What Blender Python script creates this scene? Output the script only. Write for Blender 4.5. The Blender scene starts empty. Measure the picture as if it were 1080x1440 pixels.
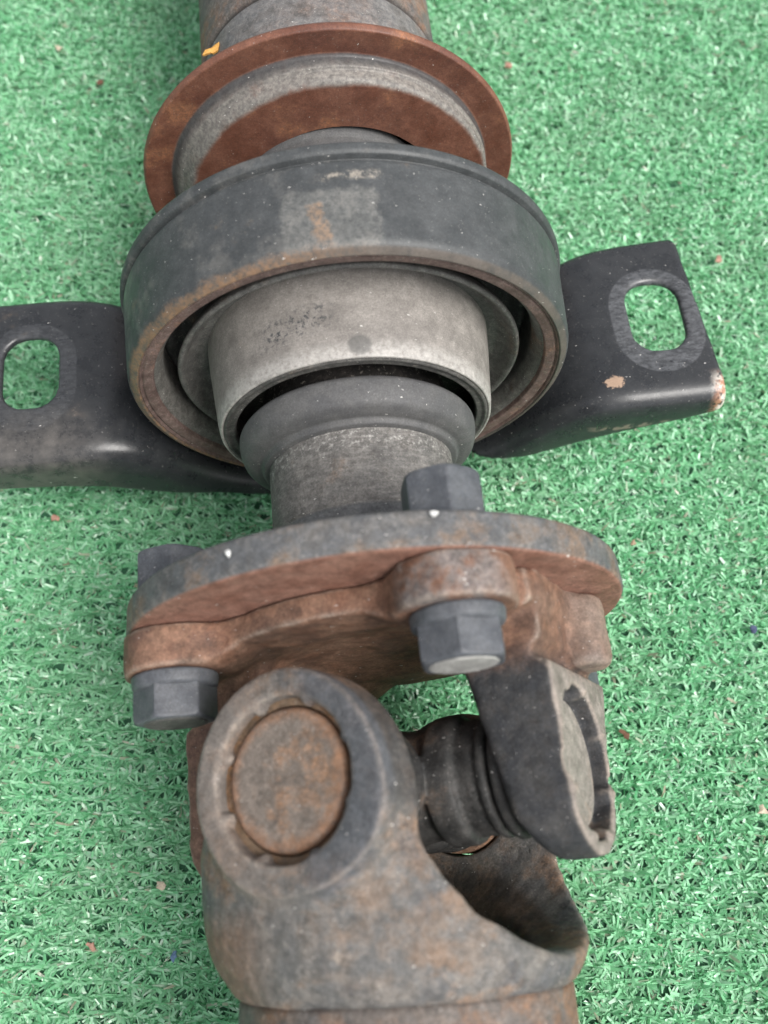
import bpy, bmesh, math, random
import numpy as np
from mathutils import Matrix, Vector

# ------------------------------------------------------------------ camera, light, exposure
S = bpy.context.scene
COL = S.collection
MM = 0.001
AXIS_H = 63.0                      # height of the shaft axis over the mat backing, mm

PSI, TILT, ROLL = math.radians(5.776), math.radians(21.824), math.radians(-0.2156)
cam_data = bpy.data.cameras.new('camera')
cam = bpy.data.objects.new('camera', cam_data)
COL.objects.link(cam)
_r = Vector((math.cos(PSI), -math.sin(PSI), 0))
_fh = Vector((math.sin(PSI), math.cos(PSI), 0))
_f = _fh * math.sin(TILT) + Vector((0, 0, -1)) * math.cos(TILT)
_u = _r.cross(_f)
_R = _r * math.cos(ROLL) + _u * math.sin(ROLL)
_U = _R.cross(_f)
_m = Matrix(((_R.x, _U.x, -_f.x), (_R.y, _U.y, -_f.y), (_R.z, _U.z, -_f.z)))
cam.matrix_world = Matrix.Translation((-3.837 * MM, 0, (201 + AXIS_H) * MM)) @ _m.to_4x4()
cam_data.sensor_width = 36
cam_data.lens = 1311.5 / 1440 * 36
cam_data.clip_start = 0.005
cam_data.clip_end = 50
cam_data.dof.use_dof = True
cam_data.dof.focus_distance = 0.222
cam_data.dof.aperture_fstop = 14
S.camera = cam

SUN_EL, SUN_AZ = math.radians(55), math.radians(128)     # azimuth clockwise from +Y
world = bpy.data.worlds.new('World')
S.world = world
world.use_nodes = True
wn, wl = world.node_tree.nodes, world.node_tree.links
sky = wn.new('ShaderNodeTexSky')
sky.sky_type = 'NISHITA'
sky.sun_disc = False
sky.sun_elevation = SUN_EL
sky.sun_rotation = SUN_AZ
sky.dust_density = 4.0
hs = wn.new('ShaderNodeHueSaturation')
hs.inputs['Saturation'].default_value = 0.22             # overcast sky
bg = wn['Background']
bg.inputs['Strength'].default_value = 0.12
wl.new(sky.outputs[0], hs.inputs['Color'])
wl.new(hs.outputs[0], bg.inputs['Color'])

sun_data = bpy.data.lights.new('sun', 'SUN')
sun_data.energy = 1.5
sun_data.angle = math.radians(28)
sun_data.color = (1.0, 0.965, 0.92)
sun = bpy.data.objects.new('sun', sun_data)
COL.objects.link(sun)
_d = Vector((math.sin(SUN_AZ) * math.cos(SUN_EL), math.cos(SUN_AZ) * math.cos(SUN_EL), math.sin(SUN_EL)))
sun.rotation_euler = (-_d).to_track_quat('-Z', 'Y').to_euler()
sun.location = _d * 3

S.view_settings.view_transform = 'Standard'
S.view_settings.look = 'None'
S.view_settings.exposure = 0.74
S.view_settings.gamma = 1

# ------------------------------------------------------------------ materials
class NT:
    def __init__(self, name):
        self.m = bpy.data.materials.new(name)
        self.m.use_nodes = True
        self.t = self.m.node_tree
        self.n, self.l = self.t.nodes, self.t.links
        self.b = self.n['Principled BSDF']
        tc = self.n.new('ShaderNodeTexCoord')
        mp = self.n.new('ShaderNodeVectorMath'); mp.operation = 'SCALE'
        mp.inputs['Scale'].default_value = 1000.0          # object coordinates in mm
        self.l.new(tc.outputs['Object'], mp.inputs[0])
        self.co = mp.outputs[0]
        sx = self.n.new('ShaderNodeSeparateXYZ'); self.l.new(self.co, sx.inputs[0])
        self.x, self.y, self.z = sx.outputs
    def lk(self, a, b):
        if isinstance(a, (int, float)): b.default_value = a
        elif isinstance(a, tuple): b.default_value = (*a, 1.0) if len(a) == 3 else a
        else: self.l.new(a, b)
    def math(self, op, a, b=0.0, c=0.0):
        n = self.n.new('ShaderNodeMath'); n.operation = op
        self.lk(a, n.inputs[0]); self.lk(b, n.inputs[1]); self.lk(c, n.inputs[2])
        return n.outputs[0]
    def stretch(self, sc, off=(0, 0, 0)):
        n = self.n.new('ShaderNodeMapping')
        n.inputs['Scale'].default_value = sc
        n.inputs['Location'].default_value = off
        self.l.new(self.co, n.inputs['Vector'])
        return n.outputs[0]
    def noise(self, sc, det=6, rough=0.6, vec=None, dist=0.0, off=None):
        n = self.n.new('ShaderNodeTexNoise')
        n.inputs['Scale'].default_value = sc
        n.inputs['Detail'].default_value = det
        n.inputs['Roughness'].default_value = rough
        n.inputs['Distortion'].default_value = dist
        if vec is None and off is not None: vec = self.stretch((1, 1, 1), off)
        self.l.new(vec if vec is not None else self.co, n.inputs['Vector'])
        return n.outputs[0]
    def voro(self, sc, feature='F1'):
        n = self.n.new('ShaderNodeTexVoronoi'); n.feature = feature
        n.inputs['Scale'].default_value = sc
        self.l.new(self.co, n.inputs['Vector'])
        return n
    def step(self, v, lo, hi, a=0.0, b=1.0):
        n = self.n.new('ShaderNodeMapRange'); n.interpolation_type = 'SMOOTHSTEP'
        self.lk(v, n.inputs['Value'])
        n.inputs['From Min'].default_value = lo; n.inputs['From Max'].default_value = hi
        n.inputs['To Min'].default_value = a; n.inputs['To Max'].default_value = b
        return n.outputs[0]
    def mix(self, f, a, b):
        n = self.n.new('ShaderNodeMix'); n.data_type = 'RGBA'
        self.lk(f, n.inputs[0]); self.lk(a, n.inputs[6]); self.lk(b, n.inputs[7])
        return n.outputs[2]
    def mul(self, *a):
        v = a[0]
        for b in a[1:]: v = self.math('MULTIPLY', v, b)
        return v
    def box(self, v, lo, hi, soft):
        return self.mul(self.step(v, lo - soft, lo + soft), self.step(v, hi - soft, hi + soft, 1, 0))
    def bump(self, h, strength, dist, prev=None):
        n = self.n.new('ShaderNodeBump')
        n.inputs['Strength'].default_value = strength
        n.inputs['Distance'].default_value = dist * MM
        self.l.new(h, n.inputs['Height'])
        if prev is not None: self.l.new(prev, n.inputs['Normal'])
        return n.outputs[0]
    def out(self, col, rough=0.7, metal=0.0, normal=None, spec=0.5):
        self.lk(col, self.b.inputs['Base Color'])
        self.lk(rough, self.b.inputs['Roughness'])
        self.lk(metal, self.b.inputs['Metallic'])
        self.b.inputs['Specular IOR Level'].default_value = spec
        if normal is not None: self.l.new(normal, self.b.inputs['Normal'])
        return self.m
    def specks(self, thr=0.86, sc=0.33):
        """sparse pale dust and fibre specks: small discs in a few voronoi cells"""
        v = self.noise(0.75, 2, 0.5, vec=self.stretch((0.9, 2.6, 1.3), (13, 4, 8)))
        w = self.noise(0.9, 2, 0.5, off=(31, 17, 5))
        return self.math('MAXIMUM', self.step(v, 0.70 + 0.05 * thr, 0.72 + 0.05 * thr), self.step(w, 0.715 + 0.06 * thr, 0.735 + 0.06 * thr))

def worn(name, c1, c2, rust, amount, dark=None, rough=(0.55, 0.85), bump=0.35, speck=0.85,
         pit=0.5, extra=None, scale=1.0, mott=1.0, fleck=0.3, edge=0.0, off=(0, 0, 0), dustc=(0.55, 0.53, 0.48), spec=0.4):
    """weathered metal: two tones of old paint or scale, patches of rust, grime, pits, dust specks"""
    t = NT(name)
    big = t.noise(0.045 * scale, 7, 0.62, off=(off[0] + 3.1, off[1], off[2]))
    mid = t.noise(0.17 * scale, 8, 0.68, off=off)
    fine = t.noise(0.9, 6, 0.7)
    grain = t.noise(3.0, 3, 0.6)
    col = t.mix(t.step(mid, 0.36, 0.66), c1, c2)
    rmask = t.step(t.math('ADD', t.math('MULTIPLY', big, 0.65), t.math('MULTIPLY', mid, 0.35)),
                   0.62 - 0.26 * amount, 0.72 - 0.26 * amount)
    rmask = t.mul(rmask, t.step(fine, 0.25, 0.62, 0.45, 1.0))
    rcol = t.mix(t.step(fine, 0.35, 0.68), rust, tuple(min(1, v * k) for v, k in zip(rust, (1.5, 1.38, 1.25))))
    col = t.mix(rmask, col, rcol)
    if dark is not None:
        dm = t.step(t.noise(0.07 * scale, 6, 0.65, off=(off[0] + 40, off[1] + 9, off[2])), 0.53, 0.66, 0, 0.8)
        col = t.mix(t.mul(dm, t.step(fine, 0.3, 0.6, 0.55, 1.0)), col, dark)
    col = t.mix(t.step(grain, 0.30, 0.72, 0.34, 0.0), col, (0.03, 0.027, 0.025))
    col = t.mix(t.step(t.noise(1.9, 4, 0.7, off=(7, 3, 1)), 0.60, 0.78, 0.0, 0.45), col, dustc)
    flk = None
    if mott >= 1:
        # crisp little scale flakes and pits on top of the soft films
        zone = t.step(mid, 0.38, 0.60)
        f1 = t.noise(0.62, 7, 0.72, off=(off[0] + 23, 4, 12), dist=0.6)
        flk = t.mul(t.step(f1, 0.535, 0.555), zone)
        col = t.mix(t.mul(flk, 0.34), col, (0.060, 0.050, 0.044))
        f2 = t.noise(0.95, 6, 0.7, off=(off[0] + 3, 44, 2), dist=0.4)
        col = t.mix(t.mul(t.step(f2, 0.60, 0.62), fleck), col, (0.36, 0.33, 0.29))
    height = t.math('ADD', t.math('MULTIPLY', fine, 0.8), t.math('MULTIPLY', grain, 0.25))
    pv = t.noise(0.55, 3, 0.5, off=(11, 5, 2))
    height = t.math('SUBTRACT', height, t.mul(t.step(pv, 0.62, 0.72), pit))
    if flk is not None: height = t.math('SUBTRACT', height, t.math('MULTIPLY', flk, 0.5))
    rgh = t.step(mid, 0.3, 0.7, rough[0], rough[1])
    rgh = t.math('MAXIMUM', rgh, t.mul(rmask, 0.85))
    if extra: col, rgh = extra(t, col, rgh, mid, fine)
    if edge:
        ge = t.n.new('ShaderNodeNewGeometry')
        em = t.mul(t.step(ge.outputs['Pointiness'], 0.515, 0.56), t.step(fine, 0.3, 0.55, 0.3, 1.0), edge)
        col = t.mix(em, col, (0.34, 0.285, 0.235))
    mot = t.noise(0.42, 9, 0.78, off=(off[0] + 17, off[1] + 2, off[2] + 6))
    val = t.mul(t.step(mot, 0.30, 0.70, 1 - 0.34 * mott, 1 + 0.34 * mott), t.step(t.noise(2.2, 3, 0.7, off=(1, 9, 4)), 0.25, 0.75, 1 - 0.22 * mott, 1 + 0.22 * mott))
    vs = t.n.new('ShaderNodeVectorMath'); vs.operation = 'SCALE'
    t.l.new(col, vs.inputs[0]); t.l.new(val, vs.inputs['Scale']); col = vs.outputs[0]
    if speck < 1:
        col = t.mix(t.mul(t.specks(speck), 0.85), col, (0.72, 0.70, 0.66))
    return t.out(col, rgh, 0.0, t.bump(height, bump, 0.5), spec)

RUST = (0.20, 0.105, 0.062)
RUST_RED = (0.185, 0.078, 0.048)
M = {}
M['tube'] = worn('old_tube_paint', (0.14, 0.125, 0.115), (0.22, 0.185, 0.16), (0.20, 0.125, 0.085), 0.6, dark=(0.09, 0.095, 0.1))
def tube_extra(t, col, rgh, mid, fine):
    front = t.mul(t.step(t.y, 211.5, 210.5), t.step(mid, 0.3, 0.55))
    col = t.mix(t.mul(front, 0.75), col, t.mix(t.step(fine, 0.35, 0.65), (0.14, 0.145, 0.15), (0.22, 0.215, 0.21)))
    return t.mix(t.mul(t.box(t.y, 211.2, 212.7, 0.4), 0.85), col, (0.035, 0.03, 0.028)), rgh
M['rear_tube'] = worn('old_rear_tube_paint', (0.15, 0.135, 0.125), (0.24, 0.205, 0.18), (0.21, 0.125, 0.085), 0.5, dark=(0.10, 0.10, 0.105), extra=tube_extra)
def cast_extra(t, col, rgh, mid, fine):
    # machined face of the eye: dark and bare at its right, browner at its left; broad rust film low on the left flank
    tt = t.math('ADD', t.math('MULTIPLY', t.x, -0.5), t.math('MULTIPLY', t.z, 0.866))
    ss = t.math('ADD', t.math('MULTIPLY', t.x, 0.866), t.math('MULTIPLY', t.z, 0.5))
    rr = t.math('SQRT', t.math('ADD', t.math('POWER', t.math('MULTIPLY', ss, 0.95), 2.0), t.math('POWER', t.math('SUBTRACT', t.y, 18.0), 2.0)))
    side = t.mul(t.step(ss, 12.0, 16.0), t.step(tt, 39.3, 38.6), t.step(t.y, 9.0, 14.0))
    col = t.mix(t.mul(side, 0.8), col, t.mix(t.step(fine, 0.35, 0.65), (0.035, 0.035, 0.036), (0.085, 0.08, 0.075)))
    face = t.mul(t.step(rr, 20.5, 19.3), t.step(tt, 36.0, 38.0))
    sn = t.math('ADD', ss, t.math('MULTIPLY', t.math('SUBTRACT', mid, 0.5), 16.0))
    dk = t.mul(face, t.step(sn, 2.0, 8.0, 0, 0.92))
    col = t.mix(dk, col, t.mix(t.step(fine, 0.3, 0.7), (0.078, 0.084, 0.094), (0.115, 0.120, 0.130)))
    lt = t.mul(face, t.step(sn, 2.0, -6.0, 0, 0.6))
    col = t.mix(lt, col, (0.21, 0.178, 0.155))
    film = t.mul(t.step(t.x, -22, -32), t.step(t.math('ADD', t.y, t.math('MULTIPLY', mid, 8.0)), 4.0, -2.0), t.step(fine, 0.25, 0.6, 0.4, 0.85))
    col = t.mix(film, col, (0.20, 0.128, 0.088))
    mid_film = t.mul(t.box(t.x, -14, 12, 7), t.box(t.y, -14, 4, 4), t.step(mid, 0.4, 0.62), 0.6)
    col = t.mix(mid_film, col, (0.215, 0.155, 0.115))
    inner = t.step(t.math('SQRT', t.math('ADD', t.math('POWER', t.x, 2.0), t.math('POWER', t.z, 2.0))), 30.0, 27.0)  # bowl inside: greasy brown dirt, with its shade painted into the colour
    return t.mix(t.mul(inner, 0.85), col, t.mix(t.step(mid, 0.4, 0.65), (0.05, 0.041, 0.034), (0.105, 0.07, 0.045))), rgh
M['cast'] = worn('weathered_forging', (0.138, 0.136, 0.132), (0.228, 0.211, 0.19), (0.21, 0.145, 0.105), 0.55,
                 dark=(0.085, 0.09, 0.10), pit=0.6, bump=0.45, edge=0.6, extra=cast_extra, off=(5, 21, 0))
M['yoke_dark'] = worn('dark_forging', (0.085, 0.085, 0.087), (0.15, 0.14, 0.13), (0.19, 0.135, 0.10), 0.45, dark=(0.06, 0.063, 0.068), pit=0.6)

def flange_extra(t, col, rgh, mid, fine):
    # the front of the flange, away from the rim, is evenly rusted
    r = t.math('SQRT', t.math('ADD', t.math('POWER', t.x, 2.0), t.math('POWER', t.z, 2.0)))
    face = t.mul(t.step(t.y, 53.2, 52.2), t.step(r, 55.5, 53.6, 0, 1)) if False else t.step(t.y, 51.9, 52.4, 1, 0)
    return t.mix(t.mul(face, 0.9), col, t.mix(t.step(mid, 0.35, 0.65), (0.215, 0.098, 0.066), (0.27, 0.140, 0.10))), rgh
M['flange'] = worn('weathered_flange_steel', (0.12, 0.124, 0.13), (0.205, 0.195, 0.183), (0.19, 0.143, 0.112), 0.5, dark=(0.10, 0.105, 0.113), extra=flange_extra)

def fy_extra(t, col, rgh, mid, fine):
    # rust over the plate, bare dark oily metal down the arms
    body = t.math('MAXIMUM', t.step(t.math('ADD', t.y, t.math('MULTIPLY', mid, 10.0)), 38.0, 46.0), t.step(t.x, -4, -22, 0, 0.8))
    rc = t.mix(t.step(mid, 0.36, 0.64), (0.21, 0.105, 0.066), (0.295, 0.17, 0.113))
    rc = t.mix(t.step(fine, 0.3, 0.7, 0.4, 0.0), rc, (0.10, 0.055, 0.038))
    outer = t.step(t.math('ADD', t.math('MULTIPLY', t.x, 0.891), t.math('MULTIPLY', t.z, 0.454)), 40.7, 41.4)
    col = t.mix(t.mul(outer, 0.8), col, t.mix(t.step(mid, 0.35, 0.65), (0.22, 0.19, 0.165), (0.33, 0.29, 0.255)))
    rc = t.mix(t.step(t.noise(0.10, 6, 0.65, off=(6, 6, 1)), 0.45, 0.62, 0, 0.7), rc, (0.105, 0.062, 0.046))
    col = t.mix(t.mul(body, 0.92), col, rc)
    rim = t.mul(t.step(t.z, 43, 49), t.step(mid, 0.38, 0.58), t.step(t.x, 26, 18))
    col = t.mix(t.mul(rim, 0.75), col, t.mix(t.step(fine, 0.35, 0.65), (0.115, 0.115, 0.12), (0.22, 0.21, 0.20)))
    beige = t.mul(t.step(t.x, 36, 43), t.step(t.y, 36, 42))
    return t.mix(t.mul(beige, 0.5), col, (0.26, 0.215, 0.18)), rgh
M['flange_yoke'] = worn('rusty_flange_yoke', (0.036, 0.039, 0.044), (0.068, 0.068, 0.068), (0.13, 0.10, 0.08), 0.2,
                        dark=(0.04, 0.043, 0.048), fleck=0.06, edge=0.7, extra=fy_extra, speck=0.72)

def shield_extra(t, col, rgh, mid, fine):
    xs = t.math('SUBTRACT', t.x, t.math('MULTIPLY', t.math('SUBTRACT', 176.8, t.math('MINIMUM', t.y, 176.8)), 0.38))
    r = t.math('SQRT', t.math('ADD', t.math('POWER', xs, 2.0), t.math('POWER', t.z, 2.0)))
    ring = t.mul(t.box(t.math('ADD', r, t.math('MULTIPLY', t.math('SUBTRACT', mid, 0.5), 2.0)), 38.6, 41.6, 0.7), t.step(mid, 0.25, 0.5, 0.55, 1.0))
    gcol = t.mix(t.step(fine, 0.35, 0.65), (0.15, 0.14, 0.13), (0.27, 0.25, 0.225))
    col = t.mix(ring, col, gcol)
    edge = t.mul(t.box(r, 41.0, 41.9, 0.25), 0.8)
    return t.mix(edge, col, (0.05, 0.055, 0.06)), rgh
M['shield'] = worn('rusted_pressed_steel', (0.185, 0.074, 0.046), (0.255, 0.112, 0.072), (0.28, 0.13, 0.072), 0.35, dark=(0.14, 0.055, 0.038),
                   rough=(0.42, 0.6), mott=0.6, bump=0.18, pit=0.15, speck=0.93, extra=shield_extra, scale=0.8)

def carrier_extra(t, col, rgh, mid, fine):
    # pale rubbed rectangle with a rust spot on top, rust creeping from the front edge at the left
    wv = t.math('MULTIPLY', t.math('SUBTRACT', t.noise(0.35, 5, 0.7, off=(2, 2, 9)), 0.5), 5.0)
    xx, yy = t.math('ADD', t.x, wv), t.math('ADD', t.y, wv)
    patch = t.mul(t.box(xx, -11.2, 7.8, 0.7), t.box(yy, 114, 128.0, 1.0), t.step(t.z, 0, 5), t.step(fine, 0.30, 0.62, 0.2, 0.75))
    streak = t.mul(t.box(t.math('ADD', yy, t.math('MULTIPLY', t.x, -0.08)), 130.2, 131.8, 0.7), t.box(xx, -4, 9, 1.5), t.step(t.z, 0, 5), t.step(fine, 0.4, 0.6))
    col = t.mix(streak, col, (0.30, 0.27, 0.23))
    bw = t.mul(t.step(t.noise(0.09, 6, 0.7, off=(9, 1, 4)), 0.50, 0.66), t.step(t.x, 4, -14), 0.55)
    col = t.mix(bw, col, (0.165, 0.16, 0.15))
    col = t.mix(patch, col, t.mix(t.step(mid, 0.4, 0.6), (0.15, 0.152, 0.145), (0.215, 0.21, 0.195)))
    spot = t.mul(t.box(t.math('ADD', xx, t.math('MULTIPLY', t.y, 0.22)), 21.0, 24.0, 0.6), t.box(yy, 116.0, 125.0, 0.8), t.step(t.z, 0, 5), t.step(fine, 0.36, 0.6, 0.1, 0.8))
    col = t.mix(spot, col, (0.30, 0.20, 0.13))
    face = t.mul(t.step(t.y, 115.2, 114.6), t.step(mid, 0.3, 0.55, 0.35, 0.9))
    col = t.mix(face, col, (0.125, 0.105, 0.09))
    front = t.mul(t.step(t.math('SUBTRACT', t.y, t.math('MULTIPLY', mid, 5.0)), 113.6, 111.8), t.step(t.x, 12, -22), t.step(fine, 0.35, 0.6))
    col = t.mix(front, col, (0.235, 0.145, 0.09))
    return col, rgh
M['carrier'] = worn('scuffed_black_paint', (0.060, 0.066, 0.069), (0.086, 0.092, 0.095), (0.14, 0.115, 0.09), 0.12,
                    mott=0.5, rough=(0.38, 0.55), bump=0.14, pit=0.2, speck=0.86, extra=carrier_extra)
M['lip_rust'] = worn('rusty_ring_lip', (0.15, 0.095, 0.085), (0.24, 0.165, 0.145), (0.23, 0.13, 0.095), 0.35, speck=0.97, bump=0.2)
M['rubber'] = worn('grey_dusty_rubber', (0.055, 0.057, 0.057), (0.09, 0.09, 0.088), (0.12, 0.10, 0.085), 0.3, rough=(0.6, 0.8), bump=0.15, pit=0.1, speck=0.93)
M['rubber_pale'] = worn('pale_dusty_rubber', (0.14, 0.135, 0.125), (0.20, 0.19, 0.175), (0.16, 0.12, 0.10), 0.3, rough=(0.6, 0.8), bump=0.15, pit=0.1, speck=0.95)

M['slinger'] = worn('dusty_grey_disc', (0.115, 0.112, 0.107), (0.165, 0.16, 0.15), (0.15, 0.12, 0.10), 0.3, rough=(0.5, 0.7), bump=0.12, pit=0.1, speck=0.95)
def collar_extra(t, col, rgh, mid, fine):
    # machined: fine turning marks, oily black pitting and one grey thumb-sized stain
    st = t.noise(0.5, 5, 0.7, vec=t.stretch((0.25, 3.2, 0.25)))
    col = t.mix(t.step(st, 0.4, 0.68, 0.0, 0.35), col, (0.20, 0.185, 0.17))
    a = t.mul(t.box(t.x, -19.0, -4.0, 3.0), t.box(t.math('SUBTRACT', t.y, t.math('MULTIPLY', t.x, 0.12)), 110.5, 116.5, 1.8), t.step(t.z, 0, 5))
    col = t.mix(t.mul(a, t.step(t.noise(0.85, 4, 0.75), 0.50, 0.60)), col, (0.07, 0.072, 0.075))
    ed = t.mul(t.step(t.y, 107.5, 103.5), t.step(fine, 0.3, 0.6, 0.1, 0.7))
    col = t.mix(ed, col, (0.52, 0.50, 0.47))
    dx = t.math('SUBTRACT', t.x, 1.8); dy = t.math('SUBTRACT', t.y, 105.2)
    r = t.math('SQRT', t.math('ADD', t.math('POWER', dx, 2.0), t.math('MULTIPLY', t.math('POWER', dy, 2.0), 1.2)))
    col = t.mix(t.mul(t.step(r, 1.9, 3.0, 0.75, 0.0), t.step(t.z, 0, 5)), col, (0.12, 0.118, 0.112))
    return col, rgh
M['collar'] = worn('bare_grey_steel', (0.265, 0.245, 0.225), (0.36, 0.333, 0.305), (0.27, 0.225, 0.19), 0.25,
                   mott=0.5, rough=(0.42, 0.6), bump=0.12, pit=0.2, speck=0.95, extra=collar_extra, spec=0.5)
M['grease_shade'] = worn('black_grease_shade', (0.008, 0.008, 0.008), (0.016, 0.015, 0.014), (0.02, 0.017, 0.014), 0.1, rough=(0.5, 0.7), bump=0.3, speck=1.0, dustc=(0.03, 0.03, 0.03), spec=0.2)  # dark grease taken near black, painting in the shade of the seal gap
M['seal'] = worn('greasy_seal', (0.075, 0.073, 0.07), (0.15, 0.145, 0.135), (0.13, 0.11, 0.09), 0.35, bump=0.5, pit=0.5, speck=0.9)
M['boot'] = worn('dull_rubber', (0.105, 0.106, 0.109), (0.14, 0.139, 0.138), (0.13, 0.12, 0.11), 0.1, mott=0.35, rough=(0.55, 0.7), bump=0.1, pit=0.1, speck=0.78)
def stub_extra(t, col, rgh, mid, fine):
    st = t.noise(0.45, 5, 0.75, vec=t.stretch((0.5, 2.2, 0.5)))
    col = t.mix(t.step(st, 0.45, 0.7, 0.0, 0.5), col, (0.30, 0.285, 0.265))
    ch = t.mul(t.step(t.y, 84, 90), t.step(t.noise(0.9, 5, 0.75, off=(3, 8, 2)), 0.52, 0.62))
    col = t.mix(t.mul(ch, 0.8), col, (0.40, 0.39, 0.365))
    low = t.mul(t.step(t.y, 74.5, 73.5), 0.65)
    col = t.mix(low, col, (0.085, 0.09, 0.098))
    rb = t.mul(t.step(t.y, 71, 64), t.step(t.x, -9, -17))
    return t.mix(t.mul(rb, 0.8), col, (0.22, 0.13, 0.09)), rgh
M['stub'] = worn('scuffed_shaft_steel', (0.14, 0.135, 0.128), (0.19, 0.18, 0.168), (0.17, 0.13, 0.105), 0.2, bump=0.25, speck=0.9, extra=stub_extra)

def bracket_extra(t, col, rgh, mid, fine):
    # rubbed ring round each slot where the washer sat, chipped paint at the right end
    ax = t.math('SUBTRACT', t.math('ABSOLUTE', t.x), 84.5)
    dy = t.math('SUBTRACT', t.y, 134.5)
    dy = t.math('SUBTRACT', dy, t.math('MINIMUM', t.math('MAXIMUM', dy, -4.0), 4.0))
    r = t.math('SQRT', t.math('ADD', t.math('POWER', ax, 2.0), t.math('POWER', dy, 2.0)))
    scr = t.noise(0.5, 5, 0.75, vec=t.stretch((1.0, 2.4, 1.0)))
    rub = t.mul(t.step(r, 12.0, 12.6, 1, 0), t.step(scr, 0.36, 0.66, 0.08, 0.7), t.step(t.math('SUBTRACT', t.x, t.y), -250, -40, 0.35, 1.0), t.step(t.z, -19, -17))
    col = t.mix(rub, col, (0.145, 0.15, 0.16))
    dusty = t.mul(t.step(t.x, -60, -75), t.step(t.y, 128, 114), t.step(mid, 0.2, 0.8))
    col = t.mix(t.mul(dusty, 0.7), col, (0.17, 0.155, 0.14))
    chip = t.mul(t.step(t.x, 94.0, 97.6), t.step(t.y, 118.5, 113.5), t.step(fine, 0.36, 0.5))
    col = t.mix(chip, col, t.mix(t.step(mid, 0.45, 0.55), (0.42, 0.22, 0.14), (0.75, 0.68, 0.60)))
    cx = t.math('SUBTRACT', t.x, 69.5); cy = t.math('SUBTRACT', t.y, 116.6)
    cr = t.math('SQRT', t.math('ADD', t.math('MULTIPLY', t.math('POWER', cx, 2.0), 0.5), t.math('POWER', cy, 2.0)))
    cr = t.math('ADD', cr, t.math('MULTIPLY', t.math('SUBTRACT', fine, 0.5), 3.5))
    col = t.mix(t.mul(t.step(cr, 1.5, 1.9, 1, 0), t.step(t.z, -24, -20)), col, (0.40, 0.28, 0.20))
    scar = t.mul(t.box(t.z, -27.5, -25.0, 0.8), t.step(t.x, 58, 70), t.step(t.noise(0.35, 4, 0.7), 0.48, 0.56))
    col = t.mix(t.mul(scar, 0.8), col, (0.28, 0.22, 0.18))
    return col, t.math('ADD', rgh, t.mul(rub, 0.1))
M['bracket'] = worn('satin_black_paint', (0.022, 0.025, 0.029), (0.034, 0.037, 0.041), (0.08, 0.065, 0.055), 0.04,
                    mott=0.3, rough=(0.24, 0.36), bump=0.10, pit=0.1, speck=0.93, extra=bracket_extra, spec=0.5)
M['bolt'] = worn('grey_phosphate_steel', (0.085, 0.093, 0.107), (0.13, 0.138, 0.152), (0.14, 0.12, 0.10), 0.08, mott=0.5, rough=(0.40, 0.55), bump=0.16, pit=0.2, speck=0.93)
M['bolt_end'] = worn('bright_lit_steel', (0.42, 0.41, 0.39), (0.60, 0.59, 0.56), (0.25, 0.2, 0.16), 0.2, rough=(0.3, 0.45), bump=0.1, pit=0.1, speck=1.0, spec=0.8)  # light falling on the end face is painted in as pale steel
def cup_extra(t, col, rgh, mid, fine):
    r = t.math('SQRT', t.math('ADD', t.math('POWER', t.x, 2.0), t.math('POWER', t.y, 2.0)))
    rim = t.mul(t.step(t.math('ADD', r, t.math('MULTIPLY', mid, 5.0)), 11.6, 14.4), t.step(fine, 0.3, 0.6, 0.3, 0.8))
    return t.mix(rim, col, (0.30, 0.155, 0.085)), rgh
M['cup'] = worn('rusty_bearing_cup', (0.20, 0.165, 0.138), (0.27, 0.225, 0.19), (0.26, 0.165, 0.11), 0.42, extra=cup_extra, bump=0.28, pit=0.4, speck=0.93, off=(8, 2, 4), scale=1.4)
M['cup_pale'] = worn('dusty_bearing_cup', (0.27, 0.245, 0.215), (0.36, 0.325, 0.285), (0.28, 0.19, 0.13), 0.4, bump=0.25, pit=0.3, speck=0.95)
M['clip'] = worn('rusty_spring_clip', (0.20, 0.135, 0.085), (0.28, 0.19, 0.12), (0.27, 0.15, 0.075), 0.6, bump=0.2, speck=1.0)
M['cross'] = worn('greasy_dark_steel', c1=(0.028, 0.029, 0.029), c2=(0.068, 0.066, 0.063), rust=(0.12, 0.09, 0.07), amount=0.25, fleck=0.05, dark=(0.04, 0.041, 0.042), bump=0.35, speck=0.66, rough=(0.45, 0.7))

# ------------------------------------------------------------------ mesh helpers (all shapes in mm, shaft axis = local Y)
def mesh_from(name, V, F, mat, smooth=True, sharp=None):
    V = np.ascontiguousarray(np.asarray(V, np.float32) * MM)
    me = bpy.data.meshes.new(name)
    if isinstance(F, np.ndarray):
        n, k = F.shape
        me.vertices.add(len(V)); me.vertices.foreach_set('co', V.ravel())
        me.loops.add(n * k); me.loops.foreach_set('vertex_index', np.ascontiguousarray(F, np.int32).ravel())
        me.polygons.add(n); me.polygons.foreach_set('loop_start', np.arange(0, n * k, k, dtype=np.int32))
        me.update(calc_edges=True)
    else:
        me.from_pydata(V.tolist(), [], F)
    me.validate()
    if smooth:
        me.polygons.foreach_set('use_smooth', np.ones(len(me.polygons), bool))
    if sharp is not None:
        me.set_sharp_from_angle(angle=math.radians(sharp))
    me.materials.append(mat)
    return me

def obj(name, me, parent=None, label=None):
    o = bpy.data.objects.new(name, me)
    COL.objects.link(o)
    if parent is not None: o.parent = parent
    if label: o['label'] = label
    return o

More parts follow.
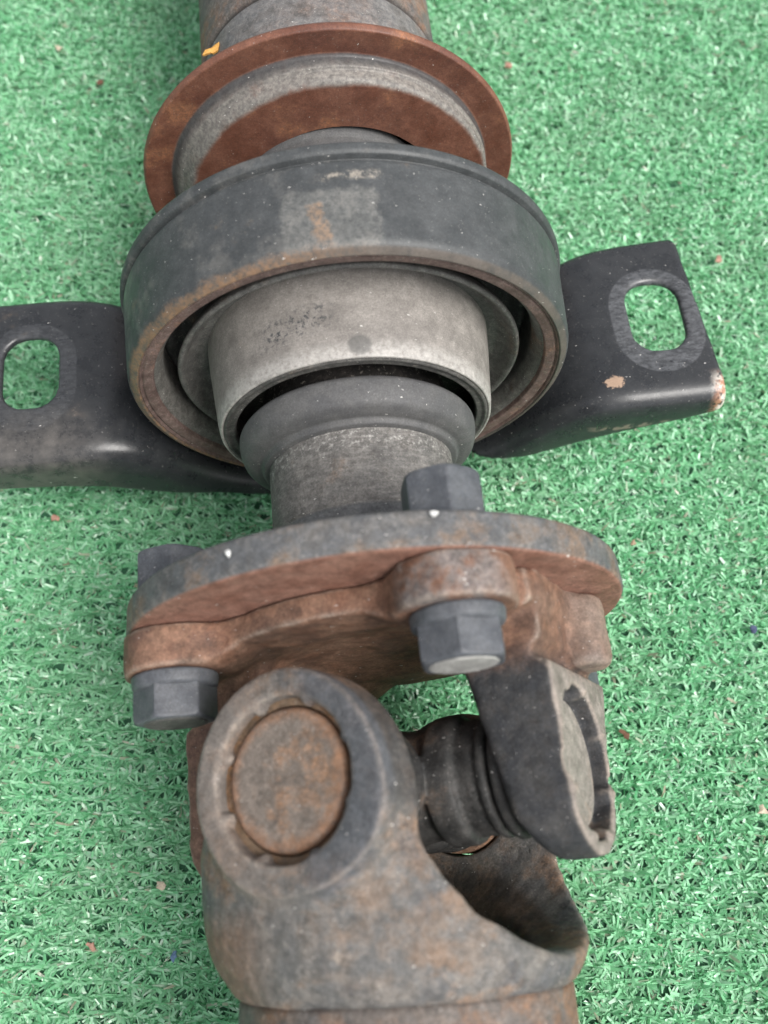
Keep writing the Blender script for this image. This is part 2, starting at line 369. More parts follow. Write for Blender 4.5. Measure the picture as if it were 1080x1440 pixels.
def round_profile(P, rad, n=4):
    """round every inner corner of an open profile"""
    P = [np.array(p[:2], float) for p in P]
    rr = rad if isinstance(rad, (list, tuple)) else [rad] * len(P)
    out = [P[0]]
    for i in range(1, len(P) - 1):
        a, b, c = P[i - 1], P[i], P[i + 1]
        la, lc = np.linalg.norm(a - b), np.linalg.norm(c - b)
        r = min(rr[i], la * 0.45, lc * 0.45)
        p0, p1 = b + (a - b) / la * r, b + (c - b) / lc * r
        for k in range(n + 1):
            s = k / n
            out.append((1 - s) ** 2 * p0 + 2 * s * (1 - s) * b + s * s * p1)
    out.append(P[-1])
    return out

def lathe(P, rad=0.4, seg=160, axis='Y', wob=0.0, seed=0, xf=None):
    """profile of (radius, axial) swept round the axis"""
    Q = np.array(round_profile(P, rad))
    a = np.linspace(0, 2 * np.pi, seg, endpoint=False)
    rs = np.random.RandomState(seed)
    R = Q[:, 0][:, None] * np.ones(seg)[None]
    Yv = Q[:, 1][:, None] * np.ones(seg)[None]
    if wob:
        for k in (2, 3, 5, 7):
            ph, am = rs.rand() * 6.28, wob * rs.randn() / k
            R = R + am * np.sin(k * a + ph)[None]; Yv = Yv + 0.7 * am * np.cos(k * a + 2 * ph)[None]
    if axis == 'Y': V = np.stack([R * np.sin(a), Yv, R * np.cos(a)], -1)
    else: V = np.stack([R * np.cos(a), R * np.sin(a), Yv], -1)
    n = len(Q)
    V = V.reshape(-1, 3)
    i, j = np.meshgrid(np.arange(n - 1), np.arange(seg), indexing='ij')
    j2 = (j + 1) % seg
    F = np.stack([i * seg + j, i * seg + j2, (i + 1) * seg + j2, (i + 1) * seg + j], -1).reshape(-1, 4)
    if xf is not None: V = xf(V)
    return V, F

def smin(a, b, k):
    h = np.maximum(k - np.abs(a - b), 0) / k
    return np.minimum(a, b) - h * h * k * 0.25
def smax(a, b, k): return -smin(-a, -b, k)

def surface_nets(fn, lo, hi, h, relax=2):
    """closed surface of a distance field sampled on a grid"""
    ax = [np.arange(l, u + h, h, dtype=np.float32) for l, u in zip(lo, hi)]
    X, Y, Z = np.meshgrid(*ax, indexing='ij')
    v = fn(X, Y, Z).astype(np.float32)
    ins = v < 0
    c = np.zeros(tuple(s - 1 for s in v.shape), np.int8)
    offs = [(i, j, k) for i in (0, 1) for j in (0, 1) for k in (0, 1)]
    sl = lambda o: tuple(slice(o[d], v.shape[d] - 1 + o[d]) for d in range(3))
    for o in offs: c += ins[sl(o)]
    act = np.argwhere((c > 0) & (c < 8))
    idx = -np.ones(c.shape, np.int64); idx[tuple(act.T)] = np.arange(len(act))
    cv = np.stack([v[tuple((act + o).T)] for o in offs], 1)
    off = np.array(offs, np.float32)
    pos = np.zeros((len(act), 3), np.float32); cnt = np.zeros(len(act), np.float32)
    for a in range(8):
        for b in range(a + 1, 8):
            if np.abs(off[a] - off[b]).sum() != 1: continue
            va, vb = cv[:, a], cv[:, b]
            m = (va < 0) != (vb < 0)
            t = np.where(m, va / np.where(m, va - vb, 1), 0)
            pos += np.where(m[:, None], off[a] + t[:, None] * (off[b] - off[a]), 0); cnt += m
    V = np.array(lo, np.float32) + (act + pos / cnt[:, None]) * h
    quads = []
    for d in range(3):
        e, f = [(1, 2), (2, 0), (0, 1)][d]
        A = ins[tuple(slice(0, -1) if q == d else slice(None) for q in range(3))]
        B = ins[tuple(slice(1, None) if q == d else slice(None) for q in range(3))]
        P = np.argwhere(A != B)
        ok = (P[:, e] > 0) & (P[:, f] > 0) & (P[:, e] < c.shape[e]) & (P[:, f] < c.shape[f])
        P = P[ok]
        de = np.zeros(3, int); de[e] = 1
        df = np.zeros(3, int); df[f] = 1
        g = lambda q: idx[tuple(q.T)]
        q = np.stack([g(P - de - df), g(P - df), g(P), g(P - de)], 1)
        s = A[tuple(P.T)]
        q[~s] = q[~s][:, ::-1]
        quads.append(q)
    F = np.concatenate(quads)
    F = F[(F >= 0).all(1)]
    for _ in range(relax):
        acc = np.zeros_like(V); n = np.zeros(len(V), np.float32)
        for a, b in ((0, 1), (1, 2), (2, 3), (3, 0)):
            np.add.at(acc, F[:, a], V[F[:, b]]); np.add.at(n, F[:, a], 1)
            np.add.at(acc, F[:, b], V[F[:, a]]); np.add.at(n, F[:, b], 1)
        V = V * 0.5 + 0.5 * acc / np.maximum(n, 1)[:, None]
    return V, F

# joint frame: u1 = axis of the tube yoke's arms, u2 = axis of the flange yoke's arms
PHI = math.radians(27)
U2 = np.array([math.cos(PHI), 0, math.sin(PHI)]); U1 = np.array([-math.sin(PHI), 0, math.cos(PHI)])
JC = 18.0
BEND = math.radians(-2.7)
PHI_T = math.radians(30)
T2 = np.array([math.cos(PHI_T), 0, math.sin(PHI_T)]); T1 = np.array([-math.sin(PHI_T), 0, math.cos(PHI_T)])
def joint_xf(V, a=U2, b=U1):           # (s, y, t) -> shaft frame
    V = np.asarray(V, float)
    return V[:, :1] * a + V[:, 1:2] * np.array([0, 1, 0]) + V[:, 2:3] * b
def bend_xf(V):                        # the front half turns slightly at the joint
    V = np.asarray(V, float) - [0, JC, 0]
    c, s = math.cos(BEND), math.sin(BEND)
    return np.stack([c * V[:, 0] - s * V[:, 1], s * V[:, 0] + c * V[:, 1] + JC, V[:, 2]], 1)

# ------------------------------------------------------------------ ground: green plastic turf mat
ground_t = NT('turf_backing')
gm = ground_t.out(ground_t.mix(ground_t.step(ground_t.noise(0.5, 4), 0.35, 0.65), (0.02, 0.095, 0.046), (0.032, 0.14, 0.07)), 0.7)
gme = mesh_from('ground', [(-3000, -3000, 0), (3000, -3000, 0), (3000, 3000, 0), (-3000, 3000, 0)], [(0, 1, 2, 3)], gm, smooth=False)
ground = obj('ground', gme)
ground['kind'] = 'structure'; ground['label'] = 'flat green backing of the artificial turf mat'

def turf():
    rs = np.random.RandomState(4)
    c, s = math.cos(-PSI), math.sin(-PSI)
    gx, gy = 2.3, 3.7
    nx, ny = int(415 / gx), int(490 / gy)
    ix, iy = np.meshgrid(np.arange(nx), np.arange(ny))
    tx = (ix.ravel() * gx - 180) + rs.normal(0, 0.6, ix.size)
    ty = (iy.ravel() * gy - 90) + rs.normal(0, 0.22, ix.size) + 0.9 * np.sin(tx * 0.05) + 0.5 * np.sin(tx * 0.21 + iy.ravel())
    per = 20
    n = tx.size * per
    bx = np.repeat(tx, per) + rs.normal(0, 0.35, n)
    by = np.repeat(ty, per) + rs.normal(0, 0.30, n)
    bx, by = c * bx - s * by, s * bx + c * by
    ang = rs.rand(n) * 2 * np.pi
    ang = ang - 0.33 * np.sin(2 * ang)               # ribbons comb over mostly along their row
    ang = ang - PSI
    L = rs.uniform(2.2, 5.2, n)
    W = rs.uniform(0.20, 0.50, n)
    lean = rs.uniform(0.5, 2.6, n)                  # tip reach over height
    curl = rs.uniform(-0.3, 2.3, n)
    twist = rs.normal(0, 1.6, n)
    dx, dy = np.cos(ang), np.sin(ang)
    tw = ang + np.pi / 2 + rs.normal(0, 0.35, n)
    wx, wy = np.cos(tw), np.sin(tw)
    pts = []
    K = 2
    h = L / np.sqrt(1 + lean ** 2)
    for k in range(K + 1):
        u = k / K
        reach = h * lean * (u ** 1.4)
        z = h * (u - 0.28 * np.clip(curl, 0, 2) * u ** 3)
        w = W * (1.0 if k < K else 0.65)
        twk = twist * (u - 0.3)
        cx, cy = bx + dx * reach, by + dy * reach
        wz = np.sin(twk) * w
        ww = np.cos(twk) * w
        pts.append(np.stack([cx - wx * ww, cy - wy * ww, z - wz], 1))
        pts.append(np.stack([cx + wx * ww, cy + wy * ww, z + wz], 1))
    V = np.stack(pts, 1)                              # n, 2(K+1), 3
    V[..., 2] = np.maximum(V[..., 2], 0.3)
    nv = 2 * (K + 1)
    base = (np.arange(n) * nv)[:, None]
    F = np.concatenate([base + np.array([[2 * k, 2 * k + 1, 2 * k + 3, 2 * k + 2]]) for k in range(K)], 0)
    shade = np.repeat(rs.rand(n).astype(np.float32), nv)
    return V.reshape(-1, 3), F, shade

t = NT('green_plastic_ribbon')
at = t.n.new('ShaderNodeAttribute'); at.attribute_name = 'shade'
ramp = t.n.new('ShaderNodeValToRGB')
el = ramp.color_ramp.elements
el[0].position, el[0].color = 0.0, (0.115, 0.41, 0.19, 1)
el[1].position, el[1].color = 1.0, (0.68, 0.86, 0.72, 1)
for p, cc in ((0.35, (0.265, 0.66, 0.355, 1)), (0.75, (0.40, 0.78, 0.485, 1)), (0.93, (0.47, 0.80, 0.56, 1)), (0.965, (0.42, 0.36, 0.27, 1)), (0.975, (0.52, 0.76, 0.58, 1))):
    e = el.new(p); e.color = cc
t.l.new(at.outputs['Fac'], ramp.inputs[0])
dirt = t.step(t.noise(0.03, 5, 0.6), 0.40, 0.66, 0.0, 0.22)
tcol = t.mix(dirt, ramp.outputs[0], (0.34, 0.52, 0.34))
t.out(tcol, 0.22, 0.0, None, 0.75)
tr = t.n.new('ShaderNodeBsdfTranslucent'); t.l.new(tcol, tr.inputs[0])
mx = t.n.new('ShaderNodeMixShader'); mx.inputs[0].default_value = 0.28
t.l.new(t.b.outputs[0], mx.inputs[1]); t.l.new(tr.outputs[0], mx.inputs[2])
t.l.new(mx.outputs[0], t.n['Material Output'].inputs[0])
tV, tF, tS = turf()
tme = mesh_from('turf_fibres', tV, tF, t.m, smooth=False)
a_ = tme.attributes.new('shade', 'FLOAT', 'POINT'); a_.data.foreach_set('value', tS)
tfib = obj('turf_fibres', tme)
tfib['kind'] = 'stuff'; tfib['category'] = 'turf'
tfib['label'] = 'short shiny green plastic ribbons of the artificial turf under the shaft'

# ------------------------------------------------------------------ the propeller shaft
shaft = bpy.data.objects.new('propeller_shaft', None)
COL.objects.link(shaft)
shaft.location = (0, 0, 0)
shaft.empty_display_size = 0.05
shaft['label'] = 'rusty drive shaft section with centre bearing, mounting bracket and universal joint lying on green turf'
shaft['category'] = 'drive shaft'

def part(name, VF, mat, parent=None, label=None, sharp=38):
    o = obj(name, mesh_from(name, VF[0], VF[1], mat, sharp=sharp), parent or shaft, label)
    if parent is None: o.location = (0, 0, AXIS_H * MM)
    return o

# rear tube with its welded end piece
rear = part('shaft_tube', lathe([(0, 420), (33, 420), (33.2, 213.4), (31.9, 212.4), (31.9, 211.4), (33.0, 210.2), (33.2, 186), (30, 180)], 0.4, wob=0.1), M['rear_tube'],
            label='rear tube with weld line behind the rusty disc')
# rusty pressed disc (its drum is pressed a little off centre)
def shield_xf(V):
    V = V.copy(); V[:, 0] += np.clip(176.8 - V[:, 1], 0, 8) * 0.38
    return V
part('dust_shield', lathe([(24, 181.5), (33, 180.0), (41.0, 180.2), (48.6, 179.2), (49.3, 178.0), (48.8, 176.5), (42.0, 177.4), (41.3, 176.9), (40.9, 174.4), (40.2, 174.0), (39.7, 171.6), (38.6, 170.7), (26, 170.9)],
                           [0, .5, 1, .5, .5, .5, .6, .5, .5, .5, .9, 1, 0], wob=0.10, seed=3, xf=shield_xf), M['shield'], label='rust red pressed steel disc with raised drum')
part('shaft_hub', lathe([(25.4, 173), (25.0, 170.2), (24.4, 169.6), (24, 150), (24, 120)], 0.4), M['boot'])

# centre bearing
carrier = part('bearing_carrier', lathe([(46.5, 139.3), (54.2, 139.3), (54.9, 138.5), (54.9, 136.9), (54.4, 136.2), (53.0, 135.9), (53.0, 135.2), (54.0, 134.6), (54.1, 134), (53.3, 116.2), (52.7, 114.9), (50.9, 113.7), (50.5, 114.8)],
                                        [0, .6, .6, .4, .2, .2, .2, .3, .4, .7, .6, .4, 0], wob=0.10, seed=5), M['carrier'], label='black painted round bearing housing with scuffed patch on top')
part('ring_lip', lathe([(51.2, 118), (50.9, 114.5), (50.4, 114.2), (50.0, 115.0), (49.5, 114.6), (47.4, 115.0), (47.0, 118)], [0, .3, .2, .2, .3, .4, 0], wob=0.08), M['lip_rust'], carrier, 'rusty brown lip round the front of the housing')
part('rubber_ring', lathe([(47.9, 116.2), (47.0, 116.3), (45.9, 117.6), (45.0, 121), (45.6, 130), (44, 134), (36, 133), (33, 128)], 0.9, wob=0.12), M['rubber_pale'], carrier)
part('rubber_cushion', lathe([(46.6, 131), (44, 127.5), (40.5, 131), (37, 126.5), (33, 129)], 1.6), M['rubber'], carrier)
part('bearing_slinger', lathe([(33, 127), (38.5, 125.2), (41.3, 120.6), (41.9, 118.9), (41.2, 118.2), (40.3, 118.9), (39.0, 121.6), (37, 123.8), (34, 124.4)], 0.7, wob=0.05), M['slinger'], carrier, 'grey dished disc behind the pale collar')
part('bearing_collar', lathe([(31.4, 104.2), (31.5, 102.9), (31.9, 102.35), (32.4, 102.5), (32.8, 104.5), (33.5, 112), (34.2, 119), (34.8, 128)], [0, .3, .35, .5, 1, 1, 1, 0], wob=0.05), M['collar'], carrier, 'pale grey bare steel collar with black pits')
part('oil_seal', lathe([(31.8, 103.6), (31.6, 102.4), (31.0, 102.1), (30.2, 102.6), (29.0, 102.5), (28.6, 103.2), (28.6, 104)], 0.3, wob=0.12), M['seal'], carrier)
part('seal_bore', lathe([(28.7, 103.6), (28.9, 105), (28.9, 112)], 0.3), M['grease_shade'], carrier)
part('rubber_boot', lathe([(21.3, 91.4), (22.8, 91.7), (23.2, 93.0), (24.6, 93.2), (27.0, 94.2), (28.0, 97.0), (28.1, 99.8), (27.2, 101.0), (22.5, 101.5), (21, 101.6)], [0, .4, .5, .6, 1.2, 1.3, 1.0, .8, .5, 0], wob=0.06), M['boot'])
part('inner_race', lathe([(18, 100.5), (21.6, 100.8), (22, 103), (22, 110), (30, 111)], 0.5), M['grease_shade'], carrier)
part('stub_shaft', lathe([(19.5, 104), (21.5, 92), (21.6, 75), (21.3, 74.6), (21.3, 74.3), (21.7, 73.8), (21.9, 68), (23.5, 61.5), (26.5, 58.6), (20, 57)], [0, 1, .3, .1, .1, .3, 2, 2, 1, 0], wob=0.05), M['stub'])

# mounting bracket: pressed sheet with a slotted ear either side
def bracket_sdf(X, Y, Z):
    r = np.sqrt(X * X + Z * Z)
    top = smax(Z + 15.0, 55.6 - r, 20.0)
    yb = np.interp(X, [-80, -70, -60, -50, 50, 60, 70, 80, 96], [159.6, 159, 158, 157, 157, 158.5, 160.2, 161.4, 162.4]).astype(np.float32)
    end = np.where(X > 0, X - 97.3 - (136 - Y) * 0.075, -X - 100.5)
    yf = 108.4 + np.interp(np.abs(X), [0, 40, 70, 100], [1.5, 0.6, 0, 0.6]).astype(np.float32)
    solid = smax(smax(top, yf - Y, 7.0), Y - yb, 5.0)
    shell = np.maximum(solid, -(solid + 2.6))
    zb = np.interp(X, [-101, -80, -69, -60, -52, -42, -20, 0, 20, 32, 50, 62, 72, 89, 99], [-29.5, -31.5, -34, -39, -43, -46, -57, -62, -57, -46, -40.5, -34.5, -30.5, -26.5, -23]).astype(np.float32)
    cut = np.maximum(zb, -62) - Z
    rear_cut = np.where(Y > 125, -34.0 - Z + 0 * X, -100.0)
    rear_cut = np.where((np.abs(X) > 62), rear_cut, -100)
    shell = smax(shell, cut * 0.85, 1.2)
    shell = smax(shell, end, 1.6)
    sx = np.abs(X) - 84.6
    # slot: a long round-ended hole, straight on its inner flank
    qx = sx - np.clip(sx, -1.2, 1.2)
    qy = (Y - 135.9) - np.clip(Y - 135.9, -4.6, 4.6)
    slot = np.sqrt(qx * qx + qy * qy) - 6.1
    shell = smax(shell, -np.where(Z > -24, slot, 20), 0.9)
    # dimple at the inner front corner of the right ear
    return shell
bV = surface_nets(bracket_sdf, (-103, 105, -62), (102, 166, -12), 0.8, relax=2)
bracket = part('mounting_bracket', bV, M['bracket'], label='black painted pressed steel bracket with two slotted ears', sharp=None)

# companion flange
flange = part('companion_flange', lathe([(19, 51.9), (53.0, 51.8), (53.7, 52.6), (53.5, 58.3), (53.0, 59.0), (26, 59.0), (24, 61)], [0, .7, .9, .7, .6, 1.5, 0], wob=0.10, seed=8), M['flange'], label='round grey steel flange with rusty front')

# flange yoke bolted to it
B45 = 43.5 / math.sqrt(2)
def flange_yoke_sdf(s, y, t):
    r = np.sqrt(s * s + t * t)
    ears = np.sqrt((np.abs(s) - B45) ** 2 + (np.abs(t) - B45) ** 2) - 11.3
    plate = smin(ears, r - 36.5, 9.0)
    plate = smin(plate, smax(np.abs(t) - 22, np.abs(s) - 41.8, 1.5), 2.5)
    plate = smax(plate, r - 54.6, 2.0)
    front = 43.3 + 3.2 * np.clip((ears + 0.5) / 7.0, 0, 1)
    front = front + 1.6 * np.clip((24 - r) / 10, 0, 1)
    plate = smax(plate, np.maximum(front - y, y - 51.75), 1.0)
    body = plate
    a = np.abs(s)
    eye = np.sqrt(t * t + (y - JC) ** 2) - 17.3
    arm2 = np.where(y > JC, np.abs(t) - 17.3, eye)
    tn = np.interp(y, [0, 15, 25, 36, 44], [13.5, 15, 19, 25, 27]).astype(np.float32)
    arm2 = np.where((t < 0) & (y > 8), -t - np.maximum(tn, 17), arm2)
    flat = np.where(t > 0, t - np.interp(y, [0, 20, 40, 50], [15.0, 15.2, 16.0, 18]).astype(np.float32), -t - tn)
    outl = smax(arm2, flat, 1.5)
    so = np.interp(y, [0, 1, 35, 36.6, 38.2, 39.8, 50], [41.2, 41.6, 41.6, 38.6, 38.6, 40.6, 42.0]).astype(np.float32)
    si = np.interp(y, [0, 9, 21, 35, 45], [33.0, 29.5, 27.0, 24.5, 19]).astype(np.float32)
    arm = smax(smax(outl, a - so, 1.0), si - a, 2.5)
    arm = smax(arm, y - 51.7, 0.5)
    d = smin(body, arm, 2.5)
    colm = smax(np.sqrt((a - 41.0) ** 2 + (t + 9.5) ** 2) - 6.6, np.maximum(36.8 - y, y - 51.7), 2.0)
    d = smin(d, colm, 2.0)
    rb = np.sqrt(t * t + (y - JC) ** 2)
    d = smax(d, -np.maximum(rb - 14.5, 37.4 - a), 0.6)
    d = smax(d, -np.maximum(rb - 12.9, 15 - a), 0.4)
    ang = np.arctan2(t, y - JC)
    for k in range(8):
        w = 0.39 + k * math.pi / 4
        st = np.sqrt((t - 14.9 * math.sin(w)) ** 2 + (y - JC - 14.9 * math.cos(w)) ** 2 + (0.5 * (a - 38.6)) ** 2) - 1.7
        d = smin(d, st, 0.8)
    return d + 0.10 * np.sin(0.8 * s + 0.4 * t) * np.sin(0.9 * y - 0.5 * t)
V, F = surface_nets(flange_yoke_sdf, (-57, -2, -57), (57, 53, 57), 0.66, relax=1)
flange_yoke = part('flange_yoke', (joint_xf(V), F), M['flange_yoke'], label='rusty two-armed yoke bolted to the flange', sharp=None)

# front tube and tube yoke
front_xf = bend_xf
part('shaft_tube', lathe([(30, -18), (31.4, -18.4), (31.9, -19.2), (31.8, -170), (0, -170)], 0.5, wob=0.12, seed=12, xf=front_xf), M['tube'], label='front tube at the bottom edge of the picture')

def tube_yoke_sdf(s, y, t):
    a = np.abs(t)
    ex = 1 + 0.06 * np.clip((y + 14) / 18, 0, 1)
    rE = np.sqrt(s * s + (t / ex) ** 2)
    yy = np.clip((-7.5 - y) / 11.0, 0, 1.2)
    R = np.where(y < -7.5, 36.2 - 3.9 * yy ** 2.2, 36.2 + 0.4 * np.clip((y + 7.5) / 8, 0, 1))
    R = R + 2.0 * np.clip(-s / 22, 0, 1) * np.clip((y + 16) / 12, 0, 1)
    cup = rE - R
    wr = np.interp(y, [-22, -8, -2, 3, 7, 12, 18, 30], [50, 44, 32, 26.5, 23.6, 20.8, 18.2, 17]).astype(np.float32)
    wl = np.interp(y, [-22, -4, 3, 7, 12, 18, 30], [50, 44, 34, 28.5, 24, 20.5, 18]).astype(np.float32)
    w = np.where(s > 0, wr, wl)
    body = smax(cup, (np.abs(s) - w) * 0.75, 3.0)
    body = smax(body, y - 21, 4.0)
    body = smax(body, -18.9 - y, 2.2)
    rb = np.sqrt(s * s + (y - JC) ** 2)
    draft = np.clip((40.0 - a), 0, 20) * np.where(s > 0, 0.11, 0.06) * np.clip(np.abs(s) / np.maximum(rb, 1e-3), 0, 1)
    boss = smax(np.sqrt((s / np.where(s > 0, np.interp(y, [6, 20, 36], [1.16, 1.03, 0.94]), 0.99)) ** 2 + (y - JC) ** 2) - 19.3 - draft, a - 40.3, 0.8)
    boss = smax(boss, 22 - a, 2)
    d = smin(body, boss, 2.8)
    q = np.where(y < 8, np.sqrt((t / 29.3) ** 2 + ((y - 8) / 20.6) ** 2), a / 29.3)
    cutU = (q - 1) * 23.5
    d = smax(d, -cutU, 2.6)
    bowl = (np.sqrt((s / 27.5) ** 2 + ((y - 6) / 21.5) ** 2 + (t / 28.0) ** 2) - 1) * 23
    d = smax(d, -bowl, 2.0)
    d = smax(d, -np.maximum(np.sqrt(s * s + t * t) - 23.5, y + 5), 1.5)
    d = smax(d, -np.maximum(rb - 14.15, 36.3 - a), 0.5)
    d = smax(d, -np.maximum(rb - 12.9, 15 - a), 0.4)
    for k in range(8):
        wv = 0.36 + k * math.pi / 4
        st = np.sqrt((s - 14.0 * math.sin(wv)) ** 2 + (y - JC - 14.0 * math.cos(wv)) ** 2 + (0.6 * (a - 37.6)) ** 2) - 1.25
        d = smin(d, st, 0.8)
    # uneven forged skin
    d = d + (0.16 * np.sin(0.31 * s + 0.8) * np.sin(0.27 * y + 0.19 * t) + 0.10 * np.sin(0.9 * s + 0.5 * t) * np.sin(0.8 * y - 0.6 * s)) * (rb > 22)
    return d
V, F = surface_nets(tube_yoke_sdf, (-42, -21, -43), (42, 40, 43), 0.6, relax=1)
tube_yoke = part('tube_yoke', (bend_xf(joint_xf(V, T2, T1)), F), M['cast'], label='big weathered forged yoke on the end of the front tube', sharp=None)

# cross with four trunnions
def cross_sdf(s, y, t):
    yy = y - JC
    def bar(p, q): return np.sqrt(q * q + yy * yy)
    d = np.sqrt(s * s + yy * yy * 1.0 + t * t) - 11.8
    for p, q in ((s, t), (t, s)):
        rr = bar(p, q)
        d = smin(d, smax(rr - 9.8, np.abs(p) - 30, 0.6), 3)
        ap = np.abs(p)
        collar = smax(rr - 12.7, np.maximum(ap - 18.0, 11.5 - ap), 1.5)
        d = np.minimum(d, collar)
        neck = smax(rr - 11.1, np.maximum(ap - 17.6, 3 - ap), 0.6)
        d = np.minimum(d, neck)
        for c0, r0, hw in ((20.8, 11.45, 0.8), (23.6, 12.1, 1.1), (26.6, 12.7, 1.2)):
            d = np.minimum(d, smax(rr - r0, np.abs(ap - c0) - hw, 0.9))
        d = np.minimum(d, smax(rr - 11.2, np.maximum(ap - 24, 17 - ap), 0.5))
    return d
V, F = surface_nets(cross_sdf, (-31, 3, -31), (31, 33, 31), 0.6, relax=1)
part('universal_cross', (joint_xf(V), F), M['cross'], label='dark greasy cross between the two yokes', sharp=None)

# four bearing cups pressed into the eyes (one shared mesh, local Z = outwards)
cupV, cupF = lathe([(0.01, 29.0), (12.3, 28.6), (12.45, 30), (12.45, 37.6), (11.9, 38.5), (11.1, 38.75), (7, 38.55), (3, 38.65), (0.01, 38.7)], [0, .3, .3, .8, .6, .6, 2, 1, 0], seg=96, axis='Z', wob=0.04)
cup_me = mesh_from('bearing_cup', cupV, cupF, M['cup'], sharp=40)
cup_pale_me = cup_me.copy(); cup_pale_me.materials[0] = M['cup_pale']
clipV, clipF = lathe([(12.7, 36.6), (12.8, 37.35), (14.3, 37.3), (14.5, 36.6)], 0.2, seg=96, axis='Z')
clip_me = mesh_from('retaining_clip', clipV, clipF, M['clip'], sharp=40)
for parent, axis, bend in ((tube_yoke, T1, True), (tube_yoke, -T1, True), (flange_yoke, U2, False), (flange_yoke, -U2, False)):
    zc = Vector(axis); yc = Vector((0, 1, 0)); xc = yc.cross(zc)
    m = Matrix(((xc.x, yc.x, zc.x, 0), (xc.y, yc.y, zc.y, 0), (xc.z, yc.z, zc.z, 0), (0, 0, 0, 1)))
    m = Matrix.Translation((0, JC * MM, 0)) @ (Matrix.Rotation(BEND, 4, 'Z') @ m if bend else m)
    for nm, me in (('bearing_cup', cup_me if bend else cup_pale_me), ('retaining_clip', clip_me)):
        o = obj(nm, me, parent); o.matrix_local = m

# four bolts and nuts through the flange (local Z points to the picture's bottom, -Y)
def hexd(x, z, af):
    d = -1e9
    for k in range(3):
        c, s = math.cos(k * math.pi / 3), math.sin(k * math.pi / 3)
        d = np.maximum(d, np.abs(c * x + s * z) - af / 2)
    return d
def head_sdf(x, y, z):                       # z 0 = bearing face, up to 9.6
    r = np.sqrt(x * x + y * y)
    h = smax(hexd(x, y, 14.4), np.maximum(z - 9.4, 1.0 - z), 0.5)
    h = smax(h, r + 0.9 * (z - 9.4) - 7.7, 0.4)
    return h
def washer_sdf(x, y, z):
    r = np.sqrt(x * x + y * y)
    return smax(smax(r - 8.7 + 0.10 * z, np.maximum(z - 3.0, -0.1 - z), 0.7), r + 1.6 * z - 12.6, 0.5)
def nut_sdf(x, y, z):
    r = np.sqrt(x * x + y * y)
    h = smax(hexd(x, y, 13.9), np.maximum(z - 10.2, -0.1 - z), 0.5)
    h = smax(h, r + 0.8 * (z - 10.2) - 7.2, 0.4)
    return np.maximum(h, -np.maximum(r - 4.2, 9.0 - z))
head_me = mesh_from('flange_bolt', *surface_nets(head_sdf, (-9, -9, -0.5), (9, 9, 11), 0.32, 1), M['bolt'])
wash_me = mesh_from('flange_washer', *surface_nets(washer_sdf, (-10, -10, -0.9), (10, 10, 4), 0.32, 1), M['bolt'])
nut_me = mesh_from('nut', *surface_nets(nut_sdf, (-9, -9, -0.9), (9, 9, 11.5), 0.32, 1), M['bolt'])
endV, endF = lathe([(6.3, 9.35), (6.0, 9.62), (4.5, 9.75), (0.01, 9.7)], 0.3, seg=48, axis='Z')
end_me = mesh_from('bolt_end', endV, endF, M['bolt_end'])
end_dull_me = end_me.copy(); end_dull_me.materials[0] = M['seal']
spin = (0.30, 0.12, 0.6, 0.9)
for k in range(4):
    a = math.radians((-70.6, 18, 108, 198)[k])
    rad_ = (44.3, 43.5, 43.5, 43.5)[k]
    px, pz = rad_ * math.sin(a), rad_ * math.cos(a)
    fr = Matrix.Translation((px * MM, 43.2 * MM, (pz + AXIS_H) * MM)) @ Matrix.Rotation(math.pi / 2, 4, 'X') @ Matrix.Rotation(spin[k], 4, 'Z')
    b = obj('flange_bolt', head_me, shaft); b.matrix_local = fr
    obj('flange_washer', wash_me, b); obj('bolt_end', end_me if k == 1 else end_dull_me, b)
    n = obj('nut', nut_me, shaft)
    n.matrix_local = Matrix.Translation((px * MM, 58.95 * MM, (pz + AXIS_H) * MM)) @ Matrix.Rotation(-math.pi / 2, 4, 'X') @ Matrix.Rotation(spin[k] * 0.4 + 0.05, 4, 'Z')

# ------------------------------------------------------------------ bits of dry debris
def flake(name, p, size, col, label, cat='debris', group=None, long=1.4, seed=0, thick=0.5, rz=0.0):
    rs = np.random.RandomState(seed + 50)
    n = 9
    a = np.linspace(0, 2 * np.pi, n, endpoint=False)
    rr = size * (1 + 0.28 * rs.randn(n)).clip(0.55, 1.5)
    x, y = rr * np.cos(a) * long, rr * np.sin(a)
    z = 0.22 * size * np.sin(2 * a + rs.rand() * 6) * rs.uniform(0.4, 1)
    V = [(x[i], y[i], z[i] + thick) for i in range(n)] + [(x[i] * 0.92, y[i] * 0.92, z[i] - 0.1) for i in range(n)] + [(0, 0, thick + 0.18 * size), (0, 0, -0.1)]
    Fc = [(i, (i + 1) % n, 2 * n) for i in range(n)] + [((i + 1) % n + n, i + n, 2 * n + 1) for i in range(n)] + [(i, i + n, (i + 1) % n + n, (i + 1) % n) for i in range(n)]
    mt = bpy.data.materials.get('flake_' + name + str(col[0]))
    if mt is None:
        q = NT('flake_' + name + str(col[0]))
        q.out(q.mix(q.step(q.noise(1.2, 4), 0.35, 0.65), col, tuple(v * 0.72 for v in col)), 0.7)
        mt = q.m
    o = obj(name, mesh_from(name, V, Fc, mt, smooth=False))
    o.location = Vector(p) * MM
    o.rotation_euler = (rs.uniform(-.25, .25), rs.uniform(-.25, .25), rz if rz else rs.rand() * 6)
    o['label'] = label; o['category'] = cat
    if group: o['group'] = group
    return o

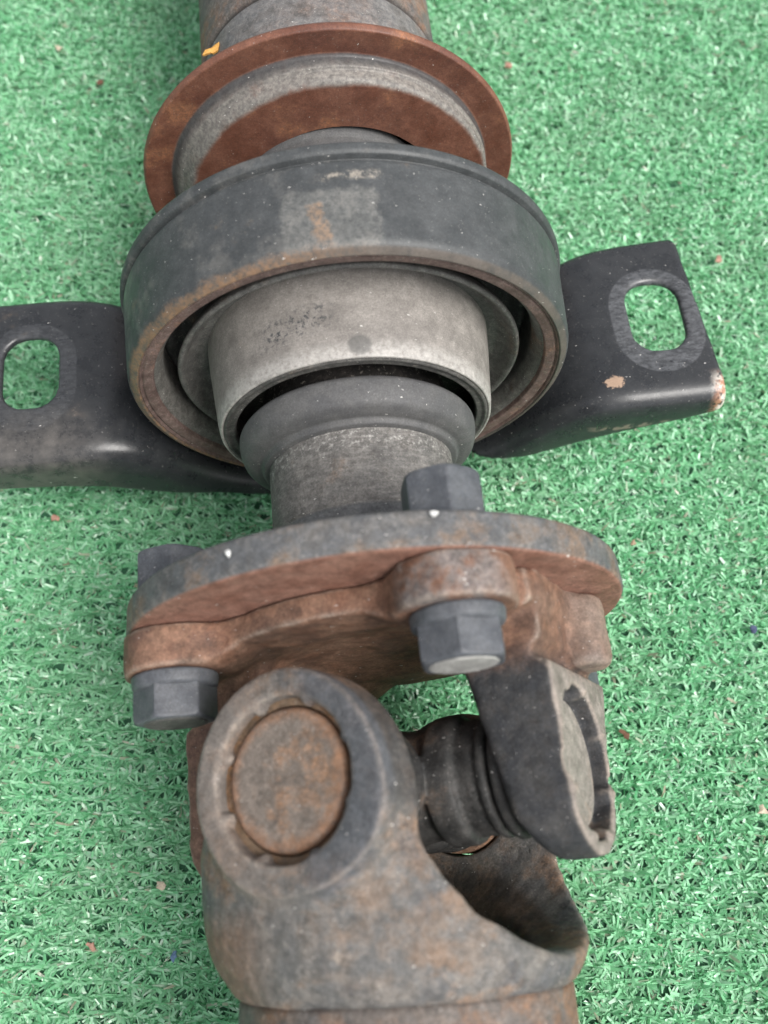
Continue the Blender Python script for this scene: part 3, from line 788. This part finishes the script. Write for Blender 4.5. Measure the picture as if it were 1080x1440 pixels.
GZ = 3.6
G = 'dry chips scattered on the green turf'
PINK, CREAM, TAN, BROWN = (0.48, 0.27, 0.20), (0.66, 0.56, 0.42), (0.42, 0.30, 0.20), (0.20, 0.10, 0.06)
for i, (x, y, sz, c, lb, cat) in enumerate((
    (-95.4, 303.1, 2.1, CREAM, 'cream chip on the turf in the upper left corner', 'chip'),
    (-91.5, 112.1, 1.8, PINK, 'pinkish chip on the turf just below the left bracket ear', 'chip'),
    (-61.9, 5.9, 1.7, CREAM, 'cream chip on the turf close to the left side of the tube yoke', 'chip'),
    (-79.5, -6.3, 1.5, PINK, 'pinkish chip on the turf at the lower left, left of the tube yoke', 'chip'),
    (128.1, 182.9, 2.3, PINK, 'reddish chip on the turf just above the right bracket ear', 'chip'),
    (71.2, 276.5, 2.2, PINK, 'pinkish chip on the turf right of the rusty disc', 'chip'),
    (-79.8, 284.4, 1.9, BROWN, 'brown speck of bark on the turf left of the rear tube', 'chip'),
    (65.7, 31.5, 1.7, BROWN, 'reddish brown chip on the turf right of the universal joint', 'chip'),
    (79.0, 86.0, 1.6, TAN, 'tan chip on the turf below the right bracket ear', 'chip'),
    (98.0, 8.0, 2.0, CREAM, 'cream chip on the turf at the lower right edge', 'chip'),
    )):
    flake('dry_chip', (x, y, GZ), sz * 0.6, c, lb, cat, G, 1.3, i)
flake('plastic_scrap', (-58.6, -11.0, GZ), 0.95, (0.13, 0.22, 0.36), 'small blue plastic scrap on the turf by the bottom left of the tube yoke', 'scrap', 'blue plastic scraps', 1.2, 20)
flake('plastic_scrap', (108.0, 56.6, GZ), 1.1, (0.05, 0.07, 0.14), 'dark blue plastic scrap on the turf at the right edge, level with the flange', 'scrap', 'blue plastic scraps', 1.2, 21)
flake('dry_leaf', (-27.3, 205.4, AXIS_H + 20.4), 1.25, (0.72, 0.38, 0.09), 'orange yellow leaf scrap on the rear tube behind the rusty disc', 'leaf', None, 1.9, 22, rz=0.75)
flake('paint_fleck', (-25.3, 55.8, AXIS_H + 48.1), 0.5, (0.85, 0.85, 0.82), 'white fleck on the left of the grey flange rim', 'fleck', 'white flecks on the shaft', 1.1, 23)
flake('paint_fleck', (10.6, 57.6, AXIS_H + 53.2), 0.45, (0.85, 0.85, 0.82), 'white fleck on top of the grey flange rim, below the nut', 'fleck', 'white flecks on the shaft', 1.5, 24, rz=0.1)
